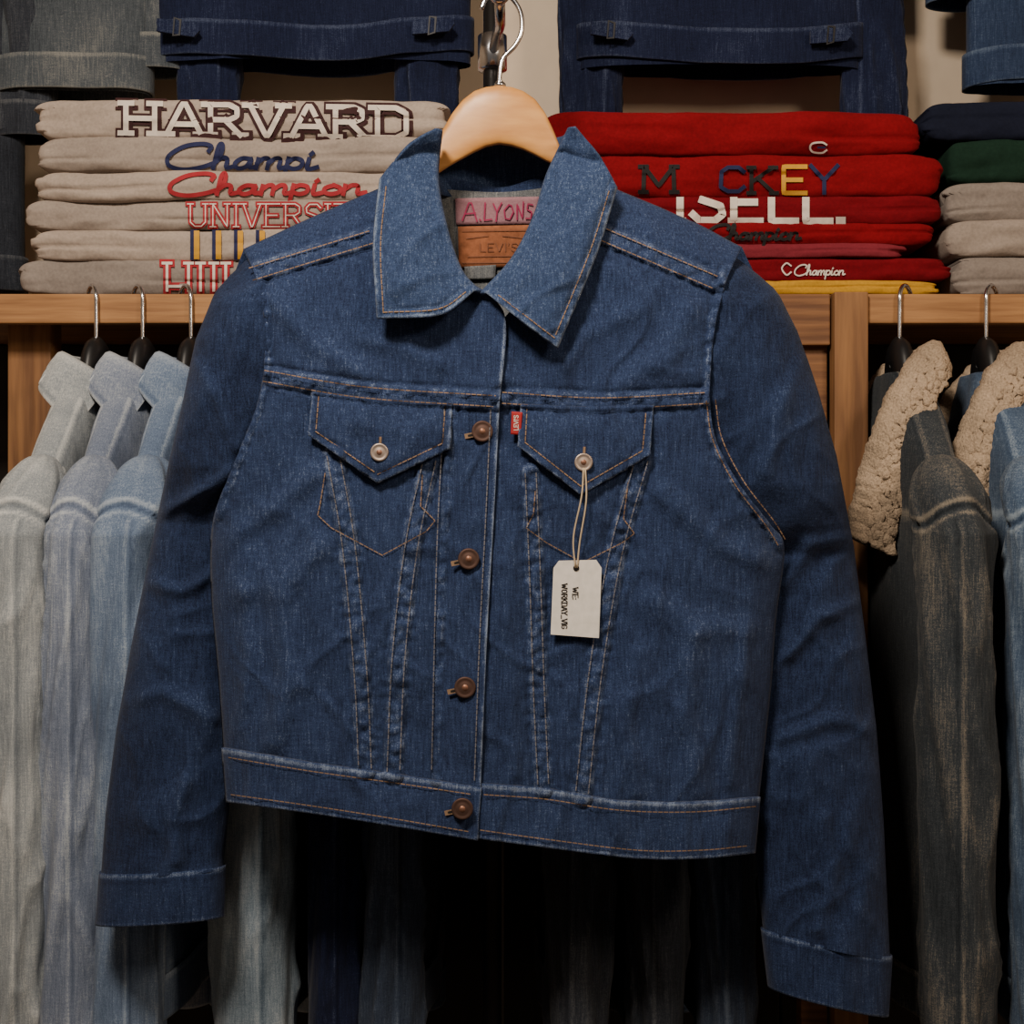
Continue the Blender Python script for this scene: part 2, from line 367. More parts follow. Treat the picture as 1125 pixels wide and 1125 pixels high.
def body(P):
    P = np.asarray(P, float).reshape(-1, 2)
    d = np.minimum(dist(P, hullL), dist(P, hullR)); k = np.clip(d / 130, 0, 1)
    y = .048 * np.sqrt(np.maximum(0, 1 - (1 - k) ** 2)) + .012 * np.clip(d / 320, 0, 1)
    amp = np.clip(d / 30, 0, 1)
    y += amp * (.0058 * nz(P, 62, 200, 1.3) + .0030 * nz(P, 28, 75, 5.1) + .0011 * nz(P, 12, 22, 9.7))
    y += amp * (.0030 * ridge(P, 110, 220, 12.2, .25) + .0020 * ridge(P, 70, 130, 15.2, -.3))
    for pl, w, a in folds: y += amp * a * np.exp(-(dist(P, pl) / w) ** 2)
    for pl, hw, r, fd in seams:
        ds = dist(P, pl); near = np.exp(-(ds / (hw * 1.5)) ** 2)
        y += r / (1 + np.exp((ds - hw) * 1.3)) - .0016 * np.exp(-((ds - hw - 3) / 3) ** 2)
        s = ds < hw * 3.2
        if s.any(): y[s] += .0038 * near[s] * nz(P[s], 8, 8, 3.3)
    return -y
def fademap(P, edges=()):
    P = np.asarray(P, float).reshape(-1, 2); f = np.zeros(len(P)); n = .75 + 1.2 * nz(P, 7, 8, 7.7)
    for pl, hw, r, fd in seams:
        ds = dist(P, pl); f = np.maximum(f, fd * n * np.exp(-((ds - hw + 1) / 2.4) ** 2)); f = np.maximum(f, fd * .5 * n * (ds < hw))
        f -= .14 * np.exp(-((ds - hw - 4) / 2.5) ** 2)
    for pl, wd_, fd in edges: f = np.maximum(f, fd * (.8 + .4 * n) * np.exp(-(dist(P, pl) / wd_) ** 2))
    for pl, w, a in folds: f = f + a * 14 * np.exp(-(dist(P, pl) / w) ** 2)
    return f
def panel(name, T, B, L, R, mat='denim', off=0., edges=(), st=(1, 1, 1, 1), solid=.0014, parent=None, extra=None, sp=2.3):
    P, nv, nu = coons(T, B, L, R, sp, st); Q = P.reshape(-1, 2)
    Y = body(Q) - off
    if extra is not None: Y = Y + extra(Q)
    return mk(name, WA(Q[:, 0], Q[:, 1], Y), gridf(nv, nu, flip=True), mat, parent or J, fade=fademap(Q, edges), solid=solid)
bm = lambda off: (lambda V: WA(V[:, 0], V[:, 1], body(V) - off))
Pb, nv, nu = coons([(268, 274), (350, 238), (470, 196), (548, 206), (612, 196), (740, 235), (815, 272)], [(250, 876), (430, 902), (600, 926), (828, 930)],
                   [(268, 274), (240, 350), (222, 440), (222, 520), (234, 572), (232, 640), (240, 740), (250, 876)], [(815, 272), (850, 350), (868, 440), (874, 530), (862, 602), (852, 680), (846, 760), (828, 930)], 7)
Q = Pb.reshape(-1, 2); d = np.minimum(dist(Q, hullL), dist(Q, hullR)); k = np.clip(d / 150, 0, 1)
mk('back_panel', WA(Q[:, 0], Q[:, 1], .036 * np.sqrt(1 - (1 - k) ** 2) + .002), gridf(nv, nu), 'denim', J, solid=.0014)
backY = lambda Q: .036 * np.sqrt(1 - (1 - np.clip(np.minimum(dist(Q, hullL), dist(Q, hullR)) / 150, 0, 1)) ** 2) - .003
Pb, nv, nu = coons([(462, 206), (548, 211), (616, 204)], [(480, 372), (548, 374), (610, 372)], [(462, 206), (470, 290), (480, 372)], [(616, 204), (612, 290), (610, 372)], 4)
Q = Pb.reshape(-1, 2); mk('neck_facing', WA(Q[:, 0], Q[:, 1], backY(Q)), gridf(nv, nu, flip=True), 'denim_inside', J)
eL = [(plk, 2.2, .7)]
yR = panel('yoke', [(625, 185), (676, 208), (740, 235), (815, 272)], [(526, 440), (660, 442), (779, 437)], [(625, 185), (600, 290), (566, 335), (532, 380), (526, 440)], [(815, 272), (797, 312), (784, 370), (779, 437)])
fR = panel('front_panel', [(526, 438), (660, 441), (779, 435)], [(508, 866), (600, 870), (680, 882), (760, 884), (833, 878)], [(526, 438), (520, 560), (514, 700), (508, 866)],
      [(779, 435), (786, 482), (811, 530), (845, 575), (861, 602), (852, 680), (846, 760), (833, 878)])
lift = lambda Q: -.0065 * np.clip(1 - dist(Q, plk) / 60, 0, 1) ** .7 - .0026 * nz(Q, 400, 26, 8.8) * np.exp(-dist(Q, plk) / 25)
yL = panel('yoke', [(268, 274), (350, 236), (470, 185)], [(290, 413), (400, 431), (549, 441)], [(268, 274), (283, 312), (291, 360), (290, 413)], [(470, 185), (500, 290), (545, 330), (556, 362), (549, 441)], edges=eL, extra=lift)
fL = panel('front_panel', [(290, 411), (400, 429), (549, 439)], [(246, 824), (340, 840), (440, 854), (528, 868)], [(290, 411), (281, 450), (257, 510), (235, 570), (232, 640), (240, 740), (246, 824)],
      plk[1:], edges=eL, extra=lift)
wr = lambda Q: -.002 + .0036 * nz(Q, 28, 300, 2.2) + .0018 * nz(Q, 9, 40, 6.2)
wbR = panel('waistband', [(522, 860), (600, 866), (680, 879), (760, 881), (834, 875)], [(518, 920), (600, 931), (700, 943), (770, 943), (828, 937)], [(522, 860), (518, 920)], [(834, 875), (828, 937)], mat='denim', off=.002, extra=wr, solid=.004,
      edges=[([(522, 863), (600, 869), (680, 882), (760, 884), (834, 878)], 2.6, .55), ([(518, 919), (600, 930), (700, 942), (770, 942), (828, 936)], 2.4, .42)])
wbL = panel('waistband', [(245, 821), (340, 837), (440, 851), (529, 865)], [(250, 881), (340, 893), (430, 907), (524, 923)], [(245, 821), (250, 881)], [(529, 865), (524, 923)], mat='denim', off=.006, extra=wr, solid=.004,
      edges=[([(245, 824), (340, 840), (440, 854), (529, 868)], 2.6, .55), ([(250, 880), (340, 892), (430, 906), (524, 922)], 2.4, .42), ([(529, 865), (524, 923)], 2.4, .42)])
# collar
def collar(name, T, B, L, R, side, edge, bot):
    P, nv, nu = coons(T, B, L, R, 2.2); Q = P.reshape(-1, 2)
    a = np.interp(Q[:, 1], [139, 200, 300, 385], [.018, .036, .062, .072])
    u = np.tile(np.linspace(0, 1, nu), nv)
    ui = u if side > 0 else 1 - u
    f = -body(Q); lo = .006 + .010 * np.sin(math.pi * np.clip(ui, 0, 1) ** .8)
    eb = np.minimum(dist(Q, edge), dist(Q, bot))
    Y = -np.maximum(a, np.minimum(f + .004, .082)) - lo - .0052 * nz(Q, 40, 60, 4.4) - .0020 * nz(Q, 15, 20, 6.4) - .0022 * ridge(Q, 70, 90, 2.2, .6) + .0016 * np.exp(-((eb - 9) / 2.5) ** 2) - .0022 * nz(Q, 7, 7, 1.9) * np.exp(-(eb / 12) ** 2)
    P3 = WA(Q[:, 0], Q[:, 1], Y).reshape(nv, nu, 3)
    fd = (np.maximum(.65 * np.exp(-(dist(Q, edge) / 2.0) ** 2), .5 * np.exp(-(dist(Q, bot) / 2.0) ** 2)) * (1 + .8 * nz(Q, 6, 6, 1)) + .1 * np.exp(-((eb - 9) / 3) ** 2) + .08 * nz(Q, 12, 20, 9)).reshape(nv, nu)
    ed = P3[:, -1] if side > 0 else P3[:, 0]; cols = []
    for k in range(1, 7):
        ang = k / 6 * math.pi * .9; r = .007
        c = ed.copy(); c[:, 0] += side * r * math.sin(ang) * .8 * (1 if k < 4 else .8); c[:, 1] += r * (1 - math.cos(ang)) + (.003 * max(0, k - 3))
        cols.append(c)
    cols = np.stack(cols, 1)
    if side > 0: P3 = np.concatenate([P3, cols], 1); fd = np.concatenate([fd, np.full((nv, 6), .1)], 1)
    else: P3 = np.concatenate([cols[:, ::-1], P3], 1); fd = np.concatenate([np.full((nv, 6), .1), fd], 1)
    o = mk(name, P3, gridf(nv, nu + 6, flip=True), 'denim_collar', J, fade=fd, solid=.003)
    def mp(V):
        out = []
        for p in V:
            i = int(np.argmin(((Q - p) ** 2).sum(1))); out.append(Y[i] - .0026)
        return WA(V[:, 0], V[:, 1], np.array(out))
    return o, mp
cl, mpl = collar('collar', [(418, 197), (448, 160), (478, 141)], [(415, 350), (484, 346), (521, 320)], [(418, 197), (411, 270), (415, 350)], [(478, 141), (474, 195), (484, 250), (500, 296), (521, 320)], 1,
       [(418, 197), (411, 270), (415, 350)], [(415, 350), (484, 346), (521, 320)])
cr_, mpr = collar('collar', [(632, 139), (659, 172), (677, 206)], [(534, 322), (572, 352), (612, 382)], [(632, 139), (608, 190), (594, 235), (570, 282), (534, 322)], [(677, 206), (658, 270), (634, 330), (612, 382)], -1,
       [(677, 206), (658, 270), (634, 330), (612, 382)], [(534, 322), (572, 352), (612, 382)])
v, f = ribbons(dashes([[(424, 205), (418, 270), (421, 343)], [(421, 343), (482, 339), (514, 319)]]), 1.2, mpl); mk('stitching', v, f, 'thread', cl)
v, f = ribbons(dashes([[(669, 210), (651, 268), (627, 328), (609, 371)], [(609, 371), (575, 345), (546, 323)]]), 1.2, mpr); mk('stitching', v, f, 'thread', cr_)
v = []; n = 40
for r, (py, yy) in enumerate(((148, 0), (165, .002), (185, .002), (202, 0), (212, -.002))):
    for i in range(n):
        t = math.pi * i / (n - 1); px = 547 - 74 * math.cos(t) * (1 - .03 * r)
        v.append(W(px, py + 7 * math.sin(t), -.012 + .052 * math.sin(t) ** .7 + yy))
mk('collar_stand', v, gridf(5, n), 'denim_collar', J, solid=.002)
# sleeves
def sleeve(outer, inner, rows, cy, dy, skew, seed, cuffrows, creases, n=110):
    def build(name, y0, y1, ny, grow, mat, parent, fd, solid):
        v = []; fa = []
        for i in range(ny):
            y = y0 + (y1 - y0) * i / (ny - 1)
            xo = np.interp(y, [p[1] for p in outer], [p[0] for p in outer]); xi = np.interp(y, [p[1] for p in inner], [p[0] for p in inner])
            c = np.interp(y, *zip(*cy)); d = np.interp(y, *zip(*dy)); sk = np.interp(y, *zip(*skew)); xc = (xo + xi) / 2; hw = abs(xo - xi) / 2 * grow
            th = np.linspace(0, 2 * math.pi, n, endpoint=False)
            px = xc + hw * np.sign(np.cos(th)) * np.abs(np.cos(th)) ** .9; py = y + sk * (px - xc) + 5 * np.sin(th) * (y / 1000)
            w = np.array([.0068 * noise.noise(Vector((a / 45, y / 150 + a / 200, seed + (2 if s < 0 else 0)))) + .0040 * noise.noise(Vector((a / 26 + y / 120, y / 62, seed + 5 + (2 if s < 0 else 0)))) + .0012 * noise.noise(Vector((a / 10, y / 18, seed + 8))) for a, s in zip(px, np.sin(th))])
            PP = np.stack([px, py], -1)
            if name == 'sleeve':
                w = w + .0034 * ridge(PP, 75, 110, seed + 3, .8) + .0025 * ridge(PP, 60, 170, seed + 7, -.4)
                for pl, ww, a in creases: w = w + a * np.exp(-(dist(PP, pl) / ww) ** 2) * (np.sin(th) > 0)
            k = np.abs(np.sin(th)) ** .5
            Yv = c - d * grow * np.sin(th) - w * k * np.sign(np.sin(th)) * (min(1, (y - y0 + 20) / 60) if name == 'sleeve' else .8)
            v.append(WA(px, py, Yv)); fa.append(fd(y, w, px))
        V = np.concatenate(v); f = gridf(ny, n, True)
        if name == 'sleeve': f.append(tuple(range(n)))
        return mk(name, V, f, mat, parent, fade=np.concatenate(fa), solid=solid)
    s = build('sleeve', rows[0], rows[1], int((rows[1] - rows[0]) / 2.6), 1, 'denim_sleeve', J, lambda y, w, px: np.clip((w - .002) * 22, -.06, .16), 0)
    c0, c1 = cuffrows
    c = build('cuff', c0, c1, 26, 1.012, 'denim_sleeve', s, lambda y, w, px: np.full(n, .08) + .5 * math.exp(-((y - c0 - 3) / 2.4) ** 2) - .15 * math.exp(-((y - c0 - 9) / 3) ** 2) + .4 * math.exp(-((y - c1) / 3) ** 2), .003)
    return s, c
sl, cufl = sleeve([(288, 266), (270, 273), (252, 290), (238, 310), (215, 370), (201, 440), (185, 510), (166, 600), (146, 700), (128, 800), (116, 890), (111, 957), (107, 1012)],
       [(325, 266), (335, 300), (345, 350), (345, 400), (335, 440), (315, 510), (287, 572), (266, 640), (264, 740), (260, 822), (252, 890), (246, 950), (244, 1010)],
       (266, 958), [(266, 0), (330, -.004), (430, -.003), (510, .010), (572, .044), (700, .045), (1010, .040)], [(266, .004), (285, .022), (330, .041), (572, .041), (700, .038), (1012, .036)],
       [(266, -.5), (320, -.1), (400, 0), (800, 0), (950, -.06), (1010, -.07)], 11.3, (954, 1011),
       [([(180, 560), (215, 545), (250, 520)], 8, .007), ([(165, 640), (200, 650), (235, 630)], 8, .006), ([(215, 400), (240, 440), (262, 490)], 8, .005), ([(140, 770), (180, 760), (235, 790)], 9, .005), ([(205, 860), (190, 900), (195, 945)], 8, .005)])
sr, cufr = sleeve([(796, 266), (813, 272), (834, 288), (850, 305), (876, 360), (899, 430), (919, 500), (938, 600), (951, 700), (963, 800), (971, 900), (976, 1000), (978, 1040), (974, 1102)],
       [(755, 266), (745, 300), (735, 350), (732, 400), (738, 440), (758, 500), (788, 555), (812, 600), (822, 700), (824, 800), (826, 900), (834, 1000), (838, 1035), (846, 1102)],
       (266, 1038), [(266, 0), (330, -.004), (440, -.003), (530, .006), (575, .024), (605, .046), (700, .046), (1100, .036)], [(266, .004), (285, .022), (330, .041), (605, .042), (700, .040), (1102, .038)],
       [(266, .5), (320, .1), (400, 0), (850, 0), (1035, .22), (1100, .25)], 23.9, (1034, 1100),
       [([(930, 590), (890, 600), (860, 640)], 9, .007), ([(945, 660), (900, 680), (868, 720)], 8, .006), ([(880, 400), (855, 450), (842, 520)], 9, .005), ([(960, 800), (915, 790), (860, 810)], 9, .006), ([(905, 900), (915, 960), (900, 1020)], 8, .005)])
# pocket flaps
def flap(T, B, L, R, btn, inset):
    P, nv, nu = coons(T, B, L, R, 2.2, (0, 0, 0, 0)); Q = P.reshape(-1, 2)
    per = list(L) + list(B)[1:] + list(R)[::-1][1:]
    d = dist(Q, per)
    top = np.clip(dist(Q, T) / 30, 0, 1)
    Y = body(Q) - .0030 - .0052 * top - .0026 * nz(Q, 26, 26, 5.5) * top + .0014 * np.exp(-((d - 8) / 2.2) ** 2) - .0022 * nz(Q, 7, 7, 2.5) * np.exp(-(d / 11) ** 2)
    fa = .45 * np.exp(-(d / 2.0) ** 2) * (1 + .7 * nz(Q, 6, 6, 2)) + .10 * nz(Q, 40, 40, 3) - .1 * np.exp(-((d - 8) / 2.2) ** 2)
    o = mk('pocket_flap', WA(Q[:, 0], Q[:, 1], Y), gridf(nv, nu, flip=True), 'denim', J, fade=fa, solid=.0035)
    def mp(off):
        def g(V):
            return WA(V[:, 0], V[:, 1], np.array([Y[int(np.argmin(((Q - p) ** 2).sum(1)))] for p in V]) - off)
        return g
    v, f = ribbons(dashes(inset), 1.2, mp(.0028)); mk('stitching', v, f, 'thread', o)
    c3 = mp(.0026)(np.array([btn], float))[0]
    v, f = ribbons([[(btn[0] + 1, btn[1] - 16), (btn[0], btn[1] + 6)]], 2.6, mp(.0026)); mk('buttonhole', v, f, 'thread', o)
    b = lathe('button', [(.0020, 0), (.0078, .0004), (.0086, .0014), (.0086, .0022), (.0076, .0028), (.0064, .0022), (.0046, .0022), (.003, .0026), (.0004, .0028)], c3, 'silver', o)
    lathe('rivet', [(.0028, .0024), (.0022, .0032), (.0003, .0034)], c3, 'copper', b)
    return c3[1]
flap([(343, 431), (420, 438), (497, 443)], [(339, 478), (415, 531), (494, 493)], [(343, 431), (339, 478)], [(497, 443), (494, 493)], (417, 497),
     [[(350, 436), (347, 474)], [(347, 474), (415, 521)], [(415, 521), (486, 487)], [(486, 487), (489, 446)]])
ybtn = flap([(572, 444), (645, 447), (718, 445)], [(569, 490), (638, 544), (714, 500)], [(572, 444), (569, 490)], [(718, 445), (714, 500)], (641, 508),
     [[(579, 449), (577, 486)], [(577, 486), (638, 534)], [(638, 534), (706, 495)], [(706, 495), (710, 449)]])
def para(pl, o):
    q = rs(pl, max(3, int(plen(pl) / 10)), len(pl) > 2); t = np.gradient(q, axis=0); t /= np.linalg.norm(t, axis=1, keepdims=True)
    return (q + np.stack([-t[:, 1], t[:, 0]], -1) * o).tolist()
def both(i): hw = seams[i][1]; return [para(seams[i][0], hw - 3), para(seams[i][0], -(hw - 3))]
def stitch(parent, lists, mat, off, w=1.15, sm=True):
    v, f = ribbons(dashes(lists, sm=sm), w, bm(off)); return mk('stitching', v, f, mat, parent)
stitch(yL, both(0), 'thread', .0040); stitch(yL, both(2), 'thread', .0072); stitch(yR, both(1), 'thread', .003); stitch(yR, both(3), 'thread', .003)
stitch(fL, [[(357, 520), (352, 552), (349, 566), (364, 580), (420, 610), (468, 584), (478, 572), (462, 556), (464, 522)]], 'thread', .0030, sm=False)
stitch(fR, [[(588, 540), (586, 565), (578, 580), (600, 596), (640, 618), (684, 596), (697, 586), (685, 570), (690, 530)]], 'thread', .0028, sm=False)
stitch(fR, [para(seams[9][0][2:], -5), para(seams[9][0][2:], 5)], 'thread', .0030)
stitch(fL, both(4), 'thread_light', .0030); stitch(fL, both(5), 'thread_light', .0034); stitch(fL, [[(488, 450), (480, 600), (474, 850)]], 'thread_light', .0064); stitch(fL, [[(539, 450), (534, 560), (527, 700), (521, 860)]], 'thread_light', .0090)
stitch(fR, both(6), 'thread_light', .0030); stitch(fR, both(7), 'thread_light', .0030)
stitch(wbL, [[(250, 832), (340, 847), (440, 861), (520, 873)]], 'thread', .0132); stitch(wbL, [[(254, 873), (340, 885), (430, 899), (517, 914)]], 'thread', .0132)
stitch(wbR, [[(532, 873), (600, 878), (680, 890), (760, 892), (830, 886)]], 'thread', .0098); stitch(wbR, [[(528, 912), (600, 922), (700, 934), (770, 934), (824, 929)]], 'thread', .0098)
for (bx, by_) in ((530, 474), (515, 614), (511, 755), (508, 888)):
    yb = float(body([(bx, by_)])[0]) - .0075 - (.005 if by_ > 860 else 0); c = W(bx, by_, yb)
    v, f = ribbons([[(bx - 17, by_ + 5), (bx + 2, by_ + 1)]], 5.5, lambda V: WA(V[:, 0], V[:, 1], yb + .0006)); hb = mk('buttonhole', v, f, 'thread', J)
    v, f = ribbons([[(bx - 15, by_ + 4.5), (bx + 2, by_ + 1)]], 2.2, lambda V: WA(V[:, 0], V[:, 1], yb + .0002)); mk('slit', v, f, 'ink', hb)
    b = lathe('button', [(.0020, 0), (.0088, .0004), (.0100, .0014), (.0100, .0024), (.0090, .0031), (.0076, .0024), (.0056, .0024), (.0044, .0029), (.0004, .0029)], c, 'copper_dark', J)
    lathe('rivet', [(.0030, .0027), (.0024, .0036), (.0003, .0038)], c, 'copper', b)
P, nv, nu = coons([(562, 452), (574, 453)], [(561, 477), (572, 478)], [(562, 452), (561, 477)], [(574, 453), (572, 478)], 2); Q = P.reshape(-1, 2)
ytab = float(body(Q).min()) - .0075
rt = mk('side_tab', WA(Q[:, 0], Q[:, 1], ytab + 0 * Q[:, 0]), gridf(nv, nu, flip=True), 'red_tab', J, solid=.001)
sk = [np.stack([569.3 + p[:, 1], 473 - p[:, 0]], -1) for p in lay("LEVI'S", 0, 0, 17, 4.6)]
v, f = ribbons(sk, .8, lambda V: WA(V[:, 0], V[:, 1], ytab - .0009), .8); mk('tab_lettering', v, f, 'white_print', rt)
def patch(name, x0, y0, x1, y1, mat, off):
    P, nv, nu = coons([(x0, y0), (x1, y0 - 2)], [(x0 + 1, y1), (x1 - 1, y1 - 1)], [(x0, y0), (x0 + 1, y1)], [(x1, y0 - 2), (x1 - 1, y1 - 1)], 4); Q = P.reshape(-1, 2)
    return mk(name, WA(Q[:, 0], Q[:, 1], backY(Q) - off), gridf(nv, nu, flip=True), mat, J, solid=.001)
bk = lambda off: (lambda V: WA(V[:, 0], V[:, 1], backY(V) - off))
p1 = patch('name_label', 500, 218, 592, 247, 'pink_patch', .002)
hand = [[(508, 242), (515, 223), (518, 223), (524, 243)], [(511, 235), (522, 234)], [(527, 241), (528, 242)], [(533, 223), (532, 242), (540, 241)], [(542, 224), (546, 233), (551, 223)], [(546, 233), (545, 243)],
        [(559, 225), (554, 231), (555, 240), (560, 241), (564, 233), (562, 226), (559, 225)], [(568, 241), (568, 224), (574, 240), (575, 222)], [(585, 225), (580, 224), (579, 230), (584, 233), (583, 240), (578, 240)]]
v, f = ribbons(hand, 1.6, bk(.004)); mk('lettering', v, f, 'magenta', p1)
p2 = patch('leather_patch', 503, 249, 590, 294, 'leather', .003)
v, f = ribbons(lay("LEVI'S", 526, 276, 44, 9) + [np.array([(508, 254), (585, 253)]), np.array([(508, 289), (585, 288)]), np.array([(512, 262), (536, 259)]), np.array([(552, 259), (580, 262)]), np.array([(514, 282), (578, 281)])], .9, bk(.0045)); mk('lettering', v, f, 'leather_ink', p2)
p3 = patch('size_label', 510, 293, 545, 307, 'denim_inside', .004)
# ------------------------------------------------------------------ wooden hanger
Hg = thing('wooden_hanger', 'pale varnished wooden clothes hanger inside the collar of the dark blue denim jacket', 'hanger', W(548, 200, 0))
st = [(305, 268, 284), (350, 250, 276), (400, 226, 252), (440, 206, 230), (462, 193, 212), (470, 182, 200), (477, 163, 194), (486, 143, 188), (497, 124, 181), (508, 110, 175), (521, 100, 168), (534, 95.5, 162), (548, 94, 159),
      (562, 95.5, 161), (575, 100, 165), (588, 109, 171), (599, 124, 177), (608, 143, 181), (616, 163, 186), (624, 180, 191), (634, 191, 204), (660, 204, 226), (700, 224, 250), (740, 243, 270), (780, 262, 284)]
st = np.array(st, float); xq = np.concatenate([np.linspace(305, 462, 30), np.linspace(464, 632, 84), np.linspace(636, 780, 30)])
v = []; n = 32
for x in xq:
    tp = np.interp(x, st[:, 0], st[:, 1]); bt = np.interp(x, st[:, 0], st[:, 2]); e = min(1, min(x - 303, 782 - x) / 14) ** .5
    cyy = (tp + bt) / 2; hh = (bt - tp) / 2 * e; th_ = (.008 + .006 * math.exp(-((x - 548) / 60) ** 2)) * e
    for k in range(n):
        a = 2 * math.pi * k / n; s, c = math.sin(a), math.cos(a)
        v.append(W(x, cyy - hh * math.copysign(abs(s) ** .6, s), -th_ * math.copysign(abs(c) ** .35, c)))
f = gridf(len(xq), n, True); f += [tuple(range(n)), tuple(range(len(v) - n, len(v)))]
mk('shoulder_bar', v, f, 'hanger_wood', Hg)
tube('hook', [W(*p, 0) for p in ((549, 104), (549, 80), (553, 64), (566, 50), (573, 34), (572, 14), (562, -2), (547, -7), (534, -1), (529, 10))], .0023, 'chrome', Hg)
lathe('ferrule', [(.003, 0), (.006, 0), (.006, .004), (.003, .007)], W(549, 97, 0), 'chrome', Hg, 'z', 20)
xp = W(541, 900, .13)[0]
Pl = thing('display_pole', 'black upright display pole with a chrome arm that holds up the wooden hanger', 'pole', (xp, .13, 0))
lathe('pole', [(.0100, 0), (.0100, 2.3), (.002, 2.305)], (xp, .13, 0), 'black_metal', Pl, 'z')
lathe('base', [(.16, 0), (.16, .008), (.03, .014), (.012, .03)], (xp, .13, 0), 'black_metal', Pl, 'z', 48)
xa, _, za = W(549, 4, 0)
tube('arm', [(xp, .13, za), (xa, .05, za), (xa, -.02, za)], .0055, 'chrome', Pl, smooth=False, n=20)
lathe('arm_tip', [(.002, .0), (.009, .002), (.011, .006), (.009, .011), (.002, .013)], (xa, -.018, za), 'chrome', Pl, 'y')
lathe('clamp', [(.011, -.02), (.016, -.018), (.016, .018), (.011, .02)], (xp, .13, za), 'chrome', Pl, 'z')
# ------------------------------------------------------------------ paper tag
yt = float(body([(632, 625), (632, 660), (610, 690), (655, 690)]).min()) - .008
T = thing('paper_tag', 'white paper swing tag with printed lettering tied to the right chest pocket button', 'tag', W(633, 700, yt))
pc = [(614, 616), (655, 615), (661, 624), (658, 701), (605, 697), (608, 624)]
tv = [W(px, py, yt) for px, py in pc] + [W(px, py, yt + .0008) for px, py in pc]
mk('card', tv, [tuple(range(6))[::-1], tuple(range(6, 12))] + [(i, (i + 1) % 6, 6 + (i + 1) % 6, 6 + i) for i in range(6)], 'paper', T, smooth=False)
def rot(text, xb, y0, w, h):
    return [np.stack([xb - p[:, 1], y0 + p[:, 0]], -1) for p in lay(text, 0, 0, w, h, serif=.05)]
v, f = ribbons(rot('WE:', 629, 645, 14, 6) + rot('WORKDAY_VIG', 617, 641, 50, 6), 1.05, lambda V: WA(V[:, 0], V[:, 1], yt - .0006), .8); mk('lettering', v, f, 'ink', T)
lathe('eyelet', [(.0028, 0), (.0028, .0008), (.0006, .0008)], W(633, 624, yt), 'ink', T)
yb = ybtn - .002
tube('string', [W(641, 514, yb), W(639, 545, yb - .002), W(630, 590, yt - .003), W(632, 624, yt - .001)], .0008, 'string', T, 6)
tube('string', [W(643, 514, yb), W(644, 550, yb - .002), W(637, 595, yt - .003), W(634, 624, yt - .001)], .0008, 'string', T, 6)
# ------------------------------------------------------------------ shelving
YB0, YB1 = .345, .360
zt = W(0, 325, .36)[2]
def xx(px, Y=.36): return W(px, 0, Y)[0]
def zz(py, Y=.36): return W(0, py, Y)[2]
U1 = thing('wooden_shelf_rack', 'brown pine shelf rack under the stack of grey sweatshirts', 'shelf', (xx(200), .36, 0))
box('front_rail', xx(-120), xx(545), YB0, YB1, zz(357), zt, 'shelf_wood_light', U1)
box('shelf_board', xx(-120), xx(545), .388, YW - .01, zt - .022, zt - .002, 'shelf_wood', U1)
box('post', xx(15, .42), xx(62, .42), .40, .44, 0, zt - .023, 'post_wood', U1)
box('post', xx(-118, .42), xx(-80, .42), .40, .44, 0, zt - .023, 'post_wood', U1)
box('bracket', xx(-120), xx(-100), YB1, .388, zt - .03, zt - .002, 'shelf_wood', U1)
box('shade_backing', xx(-120), xx(545), YW - .03, YW - .012, 0, zt - .023, 'shade_wood', U1)  # added dark sheet, paints the shade on the wall under this shelf
U2 = thing('wooden_shelf_rack', 'brown pine shelf rack under the stack of red sweatshirts', 'shelf', (xx(750), .36, 0))
box('front_rail', xx(552), xx(909), YB0, YB1, zz(381), zt, 'shelf_wood', U2)
box('shelf_board', xx(552), xx(912), .388, YW - .01, zt - .022, zt - .002, 'shelf_wood', U2)
box('post', xx(911), xx(948), .335, YB1, 0, zt + .001, 'post_wood', U2)
box('side_panel', xx(880), xx(909), YB1, .387, 0, zt - .023, 'shelf_wood', U2)
box('shade_backing', xx(552), xx(909), YW - .03, YW - .012, 0, zt - .023, 'shade_wood', U2)  # shade behind the middle rack, put in as a dark sheet
U3 = thing('wooden_shelf_rack', 'pine shelf rack at the right edge above the jackets with fluffy cream collars', 'shelf', (xx(1100), .36, 0))
box('front_rail', xx(949.5), xx(1280), YB0, YB1, zz(357), zt, 'shelf_wood_light', U3)
box('shelf_board', xx(914), xx(1280), .388, YW - .01, zt - .022, zt - .002, 'shelf_wood', U3)
box('post', xx(1240), xx(1275), .40, .44, 0, zt - .023, 'post_wood', U3)
box('shade_backing', xx(914), xx(1280), YW - .03, YW - .012, 0, zt - .023, 'shade_wood', U3)  # dark sheet added for the unlit space behind the right rack
